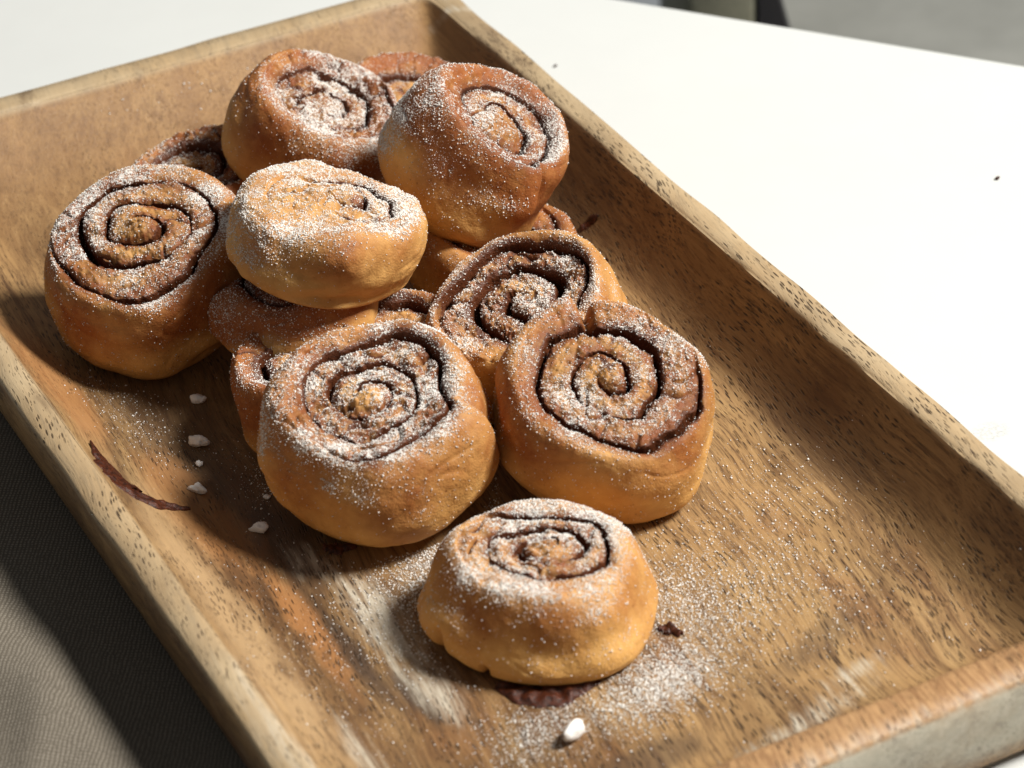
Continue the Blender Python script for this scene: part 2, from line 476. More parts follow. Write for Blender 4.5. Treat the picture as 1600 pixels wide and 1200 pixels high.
def tray():
    def axis(a, b, n):
        t = np.linspace(0, 1, n)
        t = 0.5 - 0.5 * np.cos(np.pi * t) * (0.55 + 0.45 * np.abs(np.cos(np.pi * t)))
        t = (t - t[0]) / (t[-1] - t[0])
        return a + (b - a) * t
    nx, ny = 190, 320
    xs, ys = axis(IX0, IX1, nx), axis(IY0, IY1, ny)
    X, Y = np.meshgrid(xs, ys, indexing='ij')
    Z = tray_inner_z(X, Y)
    idx = np.arange(nx * ny).reshape(nx, ny)
    loop = np.concatenate([idx[:, 0], idx[-1, 1:], idx[-2::-1, -1], idx[0, -2:0:-1]])
    V = [np.stack([X, Y, Z], -1).reshape(-1, 3)]
    F = [np.stack([idx[:-1, :-1], idx[1:, :-1], idx[1:, 1:], idx[:-1, 1:]], -1).reshape(-1, 4)]
    inner = V[0][loop]
    # map the inner rectangle to the outer one
    u = (inner[:, 0] - (IX0 + IX1) / 2) / ((IX1 - IX0) / 2)
    v = (inner[:, 1] - (IY0 + IY1) / 2) / ((IY1 - IY0) / 2)
    def outer(hx, hy, r):
        p = np.stack([u * hx, v * hy], -1)
        c = np.clip(p, (-(hx - r), -(hy - r)), (hx - r, hy - r))
        dv = p - c
        ln = np.linalg.norm(dv, axis=1, keepdims=True)
        return c + dv / np.maximum(ln, 1e-9) * r
    o_top = outer(TX, TY, 0.007)
    loops = []
    in2 = inner[:, :2]
    wob = wnoise(np.concatenate([in2, in2 * 0], 1), 9, 3)
    wob2 = wnoise(np.concatenate([in2, in2 * 0], 1), 45, 4)
    zt = TH + 0.00028 * wob + 0.00012 * wob2
    def mixp(t): return in2 * (1 - t) + o_top * t
    eo = outer(TX - 0.0009, TY - 0.0009, 0.0065)
    e1 = 0.0004 * wnoise(np.concatenate([in2, in2 * 0], 1), 30, 8)[:, None]
    loops.append((mixp(0.06), zt - 0.0003))
    loops.append((mixp(0.16), zt + 0.0001))
    loops.append((mixp(0.5), zt + 0.0002))
    loops.append((eo * 1 + e1, zt))
    loops.append((o_top + e1, zt - 0.0011))
    loops.append((outer(TX - 0.0005, TY - 0.0005, 0.0075) + e1 * .6, zt - 0.010))
    loops.append((outer(TX - 0.0035, TY - 0.0035, 0.008), zt * 0 + 0.012))
    loops.append((outer(TX - 0.0065, TY - 0.0065, 0.008), zt * 0 + 0.0035))
    loops.append((outer(TX - 0.0090, TY - 0.0090, 0.008), zt * 0 + 0.0022))
    prev = loop
    base = nx * ny
    n = len(loop)
    # the inner edge follows the rim's wobble
    V[0][loop, 2] = zt - 0.0009
    for p, z in loops:
        z = np.broadcast_to(z, (n,))
        V.append(np.concatenate([p, z[:, None]], 1))
        cur = np.arange(base, base + n); base += n
        F.append(np.stack([np.roll(prev, -1), prev, cur, np.roll(cur, -1)], -1))
        prev = cur
    V = np.concatenate(V); F = np.concatenate(F)
    me = mesh_np("serving_tray", V, F, 4); smooth(me)
    # close the underside
    import bmesh
    bm = bmesh.new(); bm.from_mesh(me); bm.verts.ensure_lookup_table()
    bm.faces.new([bm.verts[i] for i in prev])
    bmesh.ops.recalc_face_normals(bm, faces=bm.faces)
    bm.to_mesh(me); bm.free()
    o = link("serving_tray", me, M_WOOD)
    tag(o, "rectangular carved brown wooden tray with pale worn rim, full of buns", "tray")
    return o
tray()

# ------------------------------------------------------------------ grains
OCT = np.array([(1, 0, 0), (-1, 0, 0), (0, 1, 0), (0, -1, 0), (0, 0, 1), (0, 0, -1)], float)
OCTF = np.array([(0, 2, 4), (2, 1, 4), (1, 3, 4), (3, 0, 4), (2, 0, 5), (1, 2, 5), (3, 1, 5), (0, 3, 5)])
def grains_mesh(name, P, size, g):
    n = len(P)
    A = g.normal(size=(n, 3, 3))
    Q, _ = np.linalg.qr(A)
    sc = size[:, None] * g.uniform(0.6, 1.15, (n, 3))
    V = (OCT[None] * g.uniform(0.75, 1.2, (n, 6, 1)) * sc[:, None, :]) @ Q + P[:, None, :]
    F = OCTF[None] + (np.arange(n) * 6)[:, None, None]
    return mesh_np(name, V.reshape(-1, 3), F.reshape(-1, 3), 3)

# ------------------------------------------------------------------ cinnamon buns
def bun(label, loc, eul, R, h, seed, q=1.0, turns=2.4, hand=1, spin=0.0, ctr=(0, 0), face=0.72, sink=0.003,
        core=0.0, depth=0.0035, gap=0.07, gapd=0.003, fillw=0.16, stain=0.4, dome=0.04, belly=0.40, foot=0.84,
        wob=0.0012, seam=None, seam_h=0.003, bumps=(), bake=0.45, sdir=(0, 0, 1), slo=0.25, shi=0.85, sugar=0.8,
        sgroove=0.5, ngr=5200, ell=(1.0, 0.0), warp=0.10, breaks=(), rim=0.0, spatch=0.35, taper=2.3, notches=(), crag=1.0, skin=1.0):
    """A rolled bun. Local frame: z is the roll's axis, angle 0 points right in the photo, -90 towards the viewer."""
    nt = int(300 * q)
    nd, ns, nl = int(120 * q), int(46 * q), int(26 * q)
    th = np.linspace(0, 2 * np.pi, nt, endpoint=False)
    Rt = face * R
    s = np.linspace(0, 1, nd + 1)[1:]
    rho = [Rt * s]; zz = [h * (1 + dome * (1 - s ** 2))]; nr = [0 * s]; nz = [1 + 0 * s]
    a = np.linspace(0, np.pi / 2, ns + 1)[1:]
    rho.append(Rt + (R - Rt) * np.sin(a) ** 0.95); zz.append(belly * h + (1 - belly) * h * np.cos(a) ** (2 / taper))
    nr.append(np.sin(a)); nz.append(np.cos(a))
    a = np.linspace(0, 1, nl + 1)[1:]
    rho.append(R * (1 - (1 - foot) * a ** 2.2)); zz.append(belly * h * (1 - a ** 1.15)); nr.append(np.ones(nl)); nz.append(-0.5 * a)
    a = np.linspace(0, 1, 7)[1:-1]
    rho.append(R * foot * (1 - a)); zz.append(-0.0002 * a); nr.append(0 * a); nz.append(-1 + 0 * a)
    rho, zz, nr, nz = (np.concatenate(v) for v in (rho, zz, nr, nz))
    nrow = len(rho)
    iface, ish = nd, nd + ns
    RHO, TH_ = np.meshgrid(rho, th, indexing='ij')
    ZZ = np.repeat(zz[:, None], nt, 1); NR = np.repeat(nr[:, None], nt, 1); NZ = np.repeat(nz[:, None], nt, 1)
    ct, st = np.cos(TH_), np.sin(TH_)
    g = np.random.default_rng(seed)
    ph = g.uniform(0, 6.28, 4)
    out = 1 + 0.030 * np.cos(2 * TH_ + ph[0]) + 0.020 * np.cos(3 * TH_ + ph[1]) + 0.010 * np.cos(5 * TH_ + ph[2])
    hi = np.clip(ZZ / h, 0, 1)
    # ---- spiral field
    rr = RHO / R
    px = RHO * ct / R - ctr[0] * (1 - rr) ; py = RHO * st / R - ctr[1] * (1 - rr)
    if ell[0] != 1.0:
        ca, sa = math.cos(math.radians(ell[1])), math.sin(math.radians(ell[1]))
        ex, ey = px * ca + py * sa, -px * sa + py * ca
        w = 1 - sstep(0.5, 0.95, rr)
        ey = ey * (1 + (ell[0] - 1) * w)
        px, py = ex * ca - ey * sa, ex * sa + ey * ca
    P2 = np.stack([px, py], -1)
    px = px + 0.055 * warp / 0.10 * wnoise(P2, 0.9, seed + 1) + 0.018 * warp / 0.10 * wnoise(P2, 2.6, seed + 2)
    py = py + 0.055 * warp / 0.10 * wnoise(P2, 0.9, seed + 3) + 0.018 * warp / 0.10 * wnoise(P2, 2.6, seed + 4)
    r_ = np.sqrt(px ** 2 + py ** 2)
    b = (face + 0.03) / turns
    t = r_ / b
    ang = (hand * np.arctan2(py, px) / (2 * np.pi) - spin / 360.0) % 1.0
    k = np.round(t - ang)
    Phi = k + ang
    d = t - Phi
    ad = np.abs(d)
    Pl = np.stack([Phi * 1.7, Phi * 0], -1)
    act = sstep(0.28, 0.62, Phi) * sstep(turns, turns - 0.22, Phi)
    for (b0, b1, am) in breaks:                     # stretches where the seam has baked shut
        act = act * (1 - am * sstep(b0 - 0.06, b0 + 0.04, Phi) * sstep(b1 + 0.06, b1 - 0.04, Phi))
    vary = 1 + 0.75 * wnoise(Pl, 0.75, seed + 5) + 0.3 * wnoise(Pl, 2.2, seed + 8)
    vary = np.clip(vary, 0.12, 2.0)
    sN = np.clip((0.5 - ad) / 0.5, 0, 1); sN = 1 - ad / 0.5
    crease = 1 - (1 - np.clip(sN, 0, 1) ** 2.6) ** (1 / 2.0)
    gp = 0.78 * gap * vary
    rag = 0.016 * wnoise(np.stack([px, py], -1), 9, seed + 6) + 0.010 * wnoise(np.stack([px, py], -1), 22, seed + 7)
    gapm = sstep(gp * 1.25, gp * 0.55, ad + rag)
    on_top = sstep(1.0, 0.80, rr) * (np.arange(nrow) < ish)[:, None]
    tau = np.floor(t - ang) + ang
    zl = -sink * (1 - np.clip(tau / max(turns - 1.0, 0.3), 0, 1)) ** 0.8
    zl = zl + 0.0007 * wnoise(np.stack([tau * 1.3, tau * 0], -1), 0.8, seed + 9) * np.clip(turns - tau, 0, 1)
    zl = zl * 0.6 - 0.55 * sink * sstep(face * 1.02, face * 0.62, rr + 0.05 * wnoise(P2, 1.6, seed + 15))
    zl = zl * on_top + core * np.exp(-(t / 0.75) ** 2)
    disp = -(depth * crease * vary * 0.8 + 0.75 * gapd * gapm * vary) * act * on_top + zl
    # craggy, torn surface of the inner layers
    inn = sstep(turns - 0.55, turns - 1.05, tau) * on_top
    Pc = np.stack([RHO * ct, RHO * st, tau * 0.004], -1)
    c1 = wnoise(Pc, 150, seed + 41, 34); c2 = wnoise(Pc, 330, seed + 42, 40); c3 = wnoise(Pc, 640, seed + 43, 40)
    crag_d = (0.00042 * c1 + 0.00030 * c2 + 0.00016 * c3) * crag * (0.25 + 0.75 * inn)
    cr = np.exp(-(wnoise(Pc, 85, seed + 44) / 0.16) ** 2) * sstep(-0.2, 0.5, wnoise(Pc, 60, seed + 45)) * inn * crag
    disp = disp + (crag_d - 0.0012 * np.clip(cr, 0, 1)) * on_top
    # raised lip round the face
    disp = disp + rim * np.exp(-((rr - face * 1.02) / 0.10) ** 2) * (np.arange(nrow) < ish)[:, None]
    # ---- position
    rad = RHO * (1 + (out - 1) * sstep(0.15, 0.9, rr))
    if seam is not None:
        da = ((np.degrees(TH_) - seam) * hand) % 360.0
        stp = np.exp(-da / 55.0) * seam_h * sstep(0, 3.0, da)
        rad = rad + stp * sstep(0.55, 0.95, rr) * sstep(0.02, 0.3, hi)
        crack = np.exp(-(np.minimum(da, 360 - da) / 3.0) ** 2) * sstep(0.6, 0.9, rr)
        rad = rad - 0.0015 * crack * hi
    X = rad * ct; Y = rad * st; Z = ZZ.copy()
    P3 = np.stack([X, Y, Z], -1)
    nb = wnoise(P3, 28, seed + 11) * wob + wnoise(P3, 75, seed + 12) * wob * 0.28 + wnoise(P3, 190, seed + 13) * wob * 0.07
    # skin of the dough stretched round the roll: shallow horizontal folds
    Pw = np.stack([X * 0.30, Y * 0.30, Z * 1.0], -1)
    fold = wnoise(Pw, 95, seed + 14, 26)
    nb = nb + skin * (0.00045 * fold - 0.0004 * np.exp(-((fold - 0.2) / 0.12) ** 2) * sstep(0.0, 0.6, wnoise(P3, 30, seed + 16))) * sstep(0.7, 0.95, rr)
    nb = nb * sstep(0.0, 0.12, hi)
    disp = disp + nb
    bump_b = np.zeros_like(Z)
    for (bth, bz, bw, bh, bk) in bumps:
        bx, by = math.cos(math.radians(bth)), math.sin(math.radians(bth))
        da = np.arccos(np.clip(ct * bx + st * by, -1, 1)) * R
        gss = np.exp(-((da ** 2 + (Z - bz * h) ** 2) / bw ** 2)) * (rr > 0.4)
        disp = disp + bh * gss
        bump_b = bump_b + bk * gss
    for (bth, bw, bh, z0, z1) in notches:            # vertical splits in the side
        da = np.abs((np.degrees(TH_) - bth + 180) % 360 - 180) * math.pi / 180 * R
        m = np.exp(-(da / bw) ** 2) * sstep(z0, z0 + 0.08, hi) * sstep(z1, z1 - 0.12, hi) * (rr > 0.5)
        disp = disp - bh * m
    ln = np.sqrt(NR ** 2 + NZ ** 2) + 1e-9
    X = X + disp * NR / ln * ct; Y = Y + disp * NR / ln * st; Z = Z + disp * NZ / ln
    Z = np.maximum(Z, 0.0)
    # ---- attributes
    fw = 1.2 * fillw * np.clip(vary, 0.45, 1.6)
    A_fill = np.maximum(sstep(fw, fw * 0.40, ad + rag * 2.0) * act * on_top, 0.75 * np.clip(cr, 0, 1) * sstep(0.2, 0.8, stain))
    nlow = wnoise(P3, 22, seed + 21); nmid = wnoise(P3, 60, seed + 22)
    shoulder = np.exp(-((rr - (face + 0.10)) / 0.20) ** 2) * sstep(0.45, 0.85, hi)
    low = sstep(0.45, 0.05, hi)
    upper = sstep(0.30, 0.80, hi + 0.10 * nlow)
    A_bake = bake * (0.10 + 1.25 * upper * sstep(0.35, 0.9, rr) + 0.35 * (rr < face) + 0.30 * nlow) + 0.30 * sstep(0.05, 0.0, hi) + bump_b
    inner = sstep(turns - 0.75, turns - 1.15, tau) * on_top * (np.arange(nrow) < ish)[:, None]
    A_stain = np.clip(stain * inner * (0.65 + 0.45 * nmid) + stain * 0.9 * sstep(0.44, 0.16, ad + 0.06 * nmid) * act * on_top + 0.4 * sstep(fw * 2.2, fw, ad) * act * on_top, 0, 1)
    A_bake = np.clip(A_bake, 0, 1)
    # ---- assemble with pole vertices
    top = np.array([[0, 0, Z[0].mean()]]); bot = np.array([[0, 0, 0.0]])
    V = np.concatenate([np.stack([X, Y, Z], -1).reshape(-1, 3), top, bot])
    idx = np.arange(nrow * nt).reshape(nrow, nt)
    j2 = np.roll(idx, -1, 1)
    Fq = np.stack([idx[:-1], idx[1:], j2[1:], j2[:-1]], -1).reshape(-1, 4)
    it, ib = nrow * nt, nrow * nt + 1
    Ft = np.stack([np.full(nt, it), idx[0], j2[0], j2[0]], -1)
    Fb = np.stack([idx[-1], np.full(nt, ib), j2[-1], j2[-1]], -1)
    # vertex normals for sugar and shading
    fn = np.cross(V[Fq[:, 2]] - V[Fq[:, 0]], V[Fq[:, 3]] - V[Fq[:, 1]])
    vn = np.zeros_like(V)
    for c in range(4): np.add.at(vn, Fq[:, c], fn)
    vn[it] = (0, 0, 1); vn[ib] = (0, 0, -1)
    if vn[idx[5, 0]][2] < 0: vn[:it] *= -1
    vn /= np.linalg.norm(vn, axis=1, keepdims=True) + 1e-12
    sd = np.array(sdir, float); sd /= np.linalg.norm(sd)
    facing = vn @ sd
    flat = lambda A, a0, a1: np.concatenate([A.ravel(), [a0, a1]])
    patch = wnoise(V, 30, seed + 31) * 0.6 + wnoise(V, 85, seed + 32) * 0.5
    S = sstep(slo - 0.12, shi + 0.1, facing + spatch * 0.6 * patch) * sugar
    gm = flat(gapm * act * on_top, 0, 0)
    S = S * (1 - (1 - sgroove) * gm) * np.clip(0.85 + 0.5 * patch, 0.25, 1.25)
    S = S * sstep(0.03, 0.25, np.concatenate([hi.ravel(), [1, 0]]))
    S = np.clip(S, 0, 1)
    AF, AB, AS = flat(A_fill, 0, 0), flat(A_bake, bake, 0.5), flat(A_stain, stain, 0)
    # ---- objects
    e = bpy.data.objects.new("cinnamon_bun", None); COL.objects.link(e)
    e.location = loc; e.rotation_euler = Euler(eul, 'XYZ'); e.empty_display_size = 0.02
    tag(e, label, "bun", "sugar dusted cinnamon buns piled on the tray")
    Fall = np.concatenate([Fq, Ft[:, [0, 1, 2, 3]], Fb])
    isfill = np.zeros(len(Fall), bool)
    isfill[:len(Fq)] = AF[Fq].mean(1) > 0.62
    for nm, sel in (("dough", ~isfill), ("filling", isfill)):
        if sel.sum() < 60: continue
        Fs = Fall[sel]
        used = np.unique(Fs); remap = np.full(len(V), -1); remap[used] = np.arange(len(used))
        Fs = remap[Fs]
        tri = Fs[:, 2] == Fs[:, 3]
        me = bpy.data.meshes.new(nm)
        quads, tris = Fs[~tri], Fs[tri][:, :3]
        lv = np.concatenate([quads.ravel(), tris.ravel()]).astype(np.int32)
        ls = np.concatenate([np.arange(len(quads)) * 4, len(quads) * 4 + np.arange(len(tris)) * 3]).astype(np.int32)
        vv = np.ascontiguousarray(V[used], dtype=np.float32)
        me.vertices.add(len(vv)); me.vertices.foreach_set("co", vv.ravel())
        me.loops.add(len(lv)); me.loops.foreach_set("vertex_index", lv)
        me.polygons.add(len(ls)); me.polygons.foreach_set("loop_start", ls)
        me.update(calc_edges=True)
        smooth(me)
        for an, av in (("fill", AF), ("bake", AB), ("stain", AS), ("sugar", S)):
            attr(me, an, av[used])
        me.normals_split_custom_set_from_vertices(vn[used].astype(np.float32))
        o = link(nm, me, M_BUN, e)
    # ---- icing sugar clumps lying on the crust
    tri = np.concatenate([Fq[:, [0, 1, 2]], Fq[:, [0, 2, 3]]])
    ar = np.linalg.norm(np.cross(V[tri[:, 1]] - V[tri[:, 0]], V[tri[:, 2]] - V[tri[:, 0]]), axis=1)
    wgt = ar * (S[tri].mean(1) ** 1.3 + 0.022 * (vn[tri[:, 0]] @ sd > -0.35))
    tot = (ar * 0.5).sum()
    cdf = np.cumsum(wgt); cdf /= cdf[-1]
    n = int(ngr * 2.7)
    ti = np.searchsorted(cdf, g.random(n))
    u = g.random((n, 2)); fl = u.sum(1) > 1; u[fl] = 1 - u[fl]
    T = tri[ti]
    Pp = V[T[:, 0]] + (V[T[:, 1]] - V[T[:, 0]]) * u[:, :1] + (V[T[:, 2]] - V[T[:, 0]]) * u[:, 1:]
    size = 0.000085 + 0.00030 * g.random(n) ** 3.6
    Pp = Pp + vn[T[:, 0]] * size[:, None] * 0.45
    me = grains_mesh("icing_sugar", Pp, size, g)
    o = link("icing_sugar", me, M_SUG, e)
    o["kind"] = "stuff"
    return e

bun("frontmost cinnamon bun standing alone, flat on the tray floor",
    (-0.0180, -0.1151, 0.0105), (0.0000, 0.0349, -0.4894), 0.0346, 0.0275, seed=11, crag=1.3, turns=2.9, hand=1, spin=200, face=0.66, sink=0.0008, core=0.002, depth=0.003, gap=0.085, gapd=0.0035, fillw=0.15, stain=0.70, bake=0.50, belly=0.20, foot=0.90, taper=1.15, dome=0.02, slo=0.35, shi=1.0, sugar=0.85, spatch=0.25, ngr=6500, ell=(1.25, 0), notches=((-152, 0.0016, 0.004, -0.1, 0.4), (-122, 0.0012, 0.003, -0.1, 0.22)))
bun("front middle cinnamon bun with smooth thick side and sugared sunken spiral",
    (-0.0305, -0.0301, 0.0160), (0.2260, 0.0259, -0.4834), 0.0361, 0.0400, seed=23, turns=3.3, hand=-1, spin=40, face=0.74, sink=0.0045, core=0.0035, depth=0.0026, gap=0.06, gapd=0.0018, crag=1.6, fillw=0.17, stain=0.95, bake=0.55, ctr=(-0.04, 0.02), belly=0.36, foot=0.80, rim=0.0008, sdir=(-0.25, 0.1, 1), slo=0.25, shi=0.9, sugar=0.9, ngr=7000, seam=-12, seam_h=0.004, bumps=((-25, 0.72, 0.010, 0.0030, 0.15), (-80, 0.45, 0.012, 0.0012, 0.3)))
bun("cinnamon bun at front right with deep dark groove and notched upper edge",
    (0.0358, -0.0565, 0.0191), (0.3395, 0.0934, -0.4565), 0.0352, 0.0360, seed=35, turns=3.0, hand=1, spin=60, face=0.80, sink=0.0022, core=0.0025, depth=0.0042, gap=0.07, gapd=0.0040, fillw=0.15, stain=0.75, bake=0.55, ctr=(0.0, 0.02), belly=0.36, foot=0.82, sdir=(0, 0.2, 1), slo=0.40, shi=1.0, sugar=0.75, ngr=4600, seam=104, seam_h=0.0045, notches=((104, 0.0022, 0.006, 0.5, 1.3),))
bun("leftmost cinnamon bun with clear open spiral, beside the tray's left wall",
    (-0.0533, 0.0930, 0.0189), (0.3218, -0.0707, -0.5129), 0.0362, 0.0410, seed=47, turns=3.3, hand=-1, spin=100, face=0.80, sink=0.0012, core=0.003, depth=0.0045, gap=0.08, gapd=0.0042, fillw=0.15, stain=0.70, bake=0.62, ctr=(-0.02, 0.08), belly=0.40, foot=0.80, sdir=(0, 0.1, 1), slo=0.45, shi=1.0, sugar=0.85, ngr=5600, seam=20, seam_h=0.003)
bun("pale heavily sugared bun on top of the pile in the middle",
    (-0.0140, 0.0453, 0.0482), (-0.1158, 0.2316, -0.5161), 0.0335, 0.0245, seed=59, turns=2.6, hand=1, spin=120, face=0.82, sink=0.0014, core=0.0005, depth=0.0030, gap=0.06, gapd=0.0035, fillw=0.14, stain=0.50, bake=0.34, ctr=(0.12, 0.05), belly=0.38, foot=0.86, taper=2.7, wob=0.0021, dome=0.07, sdir=(-0.45, 0.1, 1), slo=0.05, shi=0.95, sugar=0.85, spatch=0.25, ngr=8500, ell=(1.35, -15), breaks=((0.9, 1.42, 0.95), (1.98, 2.5, 0.9)), bumps=((-75, 0.72, 0.008, 0.002, 0.35),))
bun("flat brown bun squeezed under the pale heavily sugared bun",
    (-0.0187, 0.0473, 0.0241), (0.0000, -0.1396, -0.4894), 0.0285, 0.0260, seed=61, q=0.8, skin=1.6, wob=0.0016, turns=2.0, face=0.72, sink=0.001, bake=1.1, stain=0.9, sugar=0.50, slo=0.1, shi=0.9, sdir=(-0.5, -0.2, 1), ngr=3000, seam=-165, seam_h=0.004)
bun("bun near the far end facing up right, left of the two back buns",
    (0.0187, 0.1342, 0.0302), (0.0754, 0.3793, -0.4614), 0.0328, 0.0340, seed=73, crag=1.6, turns=2.8, hand=1, spin=150, face=0.78, sink=0.0050, core=0.001, depth=0.0032, gap=0.06, gapd=0.004, fillw=0.17, stain=0.90, bake=0.70, ctr=(0.05, 0.02), belly=0.38, foot=0.80, rim=0.0012, sdir=(0.25, -0.1, 1), slo=0.25, shi=0.9, sugar=0.9, ngr=6000)
bun("tall bun leaning to the right against the tray's right wall, with smooth core",
    (0.0454, 0.0741, 0.0391), (0.1584, 0.5614, -0.4044), 0.0300, 0.0450, seed=85, turns=2.4, hand=-1, spin=20, face=0.76, sink=0.0050, core=0.0040, depth=0.0028, gap=0.05, gapd=0.003, fillw=0.15, stain=0.85, bake=0.80, ctr=(0.08, -0.02), belly=0.34, foot=0.62, rim=0.0015, taper=2.2, sdir=(-0.75, 0.15, 0.75), slo=0.15, shi=0.95, sugar=0.85, ngr=7000, bumps=((-62, 0.66, 0.007, 0.0035, 0.5), (-100, 0.60, 0.012, 0.001, 0.25)), seam=-52, seam_h=0.0025)
bun("bun with exposed dark cinnamon filling, tucked behind the front right bun",
    (0.0440, -0.0017, 0.0178), (0.2113, -0.2273, -0.5377), 0.0335, 0.0300, seed=97, crag=1.5, turns=2.7, hand=1, spin=-30, face=0.80, sink=0.0040, core=0.001, depth=0.0042, gap=0.09, gapd=0.004, fillw=0.22, stain=0.95, bake=0.40, ctr=(0.10, 0.05), belly=0.40, foot=0.84, rim=0.0015, slo=0.35, shi=1.0, sugar=0.75, ngr=4200)
bun("small half hidden bun with curled dark top, left behind the front middle bun",
    (-0.0350, 0.0129, 0.0115), (0.0183, -0.1025, -0.4913), 0.0245, 0.0280, seed=109, crag=1.4, q=0.8, turns=2.0, hand=1, spin=120, face=0.80, sink=0.004, depth=0.004, gap=0.10, gapd=0.005, fillw=0.30, stain=0.95, bake=0.75, rim=0.0015, sugar=0.45, ngr=2400)
bun("dark bun deep in the pile between the front middle bun and open bun",
    (0.0054, 0.0194, 0.0109), (0.0872, 0.0027, -0.4891), 0.0200, 0.0260, seed=111, q=0.6, turns=1.8, face=0.78, sink=0.003, stain=0.9, bake=0.7, sugar=0.6, ngr=1500, fillw=0.3)
bun("shaded dark bun behind the leftmost bun, mostly hidden",
    (-0.0142, 0.1443, 0.0126), (0.0706, -0.1183, -0.4977), 0.0280, 0.0280, seed=123, crag=2.0, q=0.7, turns=2.2, face=0.78, sink=0.003, stain=0.95, fillw=0.34, bake=0.7, sugar=0.40, slo=0.4, ngr=2000)
bun("farthest bun, only its orange rim showing between the two back buns",
    (0.0687, 0.1522, 0.0135), (0.0000, 0.1745, -0.4894), 0.0290, 0.0300, seed=135, q=0.7, turns=2.2, face=0.74, sink=0.004, stain=0.7, fillw=0.2, bake=0.85, sugar=0.35, ngr=1500, rim=0.0015)
bun("bun buried in shade under the tall right leaning bun",
    (0.0528, 0.0499, 0.0115), (0.0000, 0.0873, -0.4894), 0.0290, 0.0280, seed=147, q=0.7, turns=2.2, face=0.74, sink=0.003, stain=0.8, fillw=0.25, bake=0.55, sugar=0.25, ngr=1000)
FEET = [((-0.0180, -0.1151), 0.0346), ((-0.0305, -0.0301), 0.0361), ((0.0358, -0.0565), 0.0352), ((-0.0533, 0.0930), 0.0362), ((0.0440, -0.0017), 0.0335), ((-0.0350, 0.0129), 0.0245), ((0.0054, 0.0194), 0.0200), ((-0.0142, 0.1443), 0.0280), ((0.0687, 0.1522), 0.0290), ((0.0528, 0.0499), 0.0290)]

# ------------------------------------------------------------------ sugar, crumbs and smears on the tray
def lump(name, loc, size, seed, mat, sub=3, amp=0.34, freq=1.8, rot=0.0):
    import bmesh
    bm = bmesh.new(); bmesh.ops.create_icosphere(bm, subdivisions=sub, radius=1.0)
    V = np.array([v.co[:] for v in bm.verts])
    F = np.array([[v.index for v in f.verts] for f in bm.faces]); bm.free()
    rad = 1 + amp * wnoise(V, freq / 3.0, seed) + amp * 0.45 * wnoise(V, freq, seed + 1)
    g = np.random.default_rng(seed)
    # a few flat crystal facets
    Pn = V * rad[:, None]
    for i in range(7):
        nn = g.normal(size=3); nn /= np.linalg.norm(nn)
        dd = Pn @ nn; lim = g.uniform(0.68, 0.92)
        Pn = Pn - np.clip(dd - lim, 0, None)[:, None] * nn
    Pn = Pn * np.array(size)
    c, s = math.cos(rot), math.sin(rot)
    Pn = Pn @ np.array([[c, s, 0], [-s, c, 0], [0, 0, 1]])
    Pn[:, 2] -= Pn[:, 2].min()
    me = mesh_np(name, Pn, F, 3); smooth(me)
    o = link(name, me, mat); o.location = loc
    return o

def on_tray(x, y, dz=0.0):
    return (x, y, float(tray_inner_z(np.array([x]), np.array([y]))[0]) + dz)

PEARLS = [
    (-0.0612, 0.0460, (0.0028, 0.0020, 0.0016), 0.3, "pearl sugar grain on dark wood, topmost of the left row, nearest the leftmost bun"),
    (-0.0717, 0.0229, (0.0034, 0.0021, 0.0018), -0.2, "large oblong pearl sugar grain, second from top in the left row"),
    (-0.0754, 0.0126, (0.0014, 0.0011, 0.0010), 0.5, "small pearl sugar grain between two larger ones in the left row"),
    (-0.0818, -0.0021, (0.0030, 0.0022, 0.0019), -0.6, "lumpy pearl sugar grain near the tail of the curved dark smear"),
    (-0.0726, -0.0299, (0.0027, 0.0020, 0.0017), 0.2, "pearl sugar grain at lower left of the front middle bun, above the chalky scuff"),
    (-0.0358, -0.1664, (0.0043, 0.0027, 0.0024), 1.0, "biggest bright white pearl sugar grain in front of the frontmost bun"),
    (-0.0638, -0.0152, (0.0013, 0.0010, 0.0008), 0.1, "tiny pearl sugar grain in the shade left of the front middle bun"),
    (-0.0560, 0.0162, (0.0011, 0.0009, 0.0008), 0.9, "tiny pearl sugar grain in the shade below the small half hidden bun"),
]
for i, (x, y, sz, rt, lab) in enumerate(PEARLS):
    o = lump("pearl_sugar_grain", on_tray(x, y, -0.0002), sz, 500 + i * 7, M_PEARL, rot=rt - 0.47)
    tag(o, lab, "sugar grain", "pearl sugar grains scattered on the tray")

for i, (x, y, r_, lab) in enumerate(((0.1612, 0.2037, 0.0009, "tiny dark crumb on the white table beside the far right tray rim"),
                                      (0.2585, 0.0364, 0.0011, "lone dark speck on the bare white table at right"))):
    o = lump("crumb", (x, y, 0.0), (r_, r_ * 0.8, r_ * 0.6), 560 + i, M_FILL, sub=2)
    tag(o, lab, "crumb")

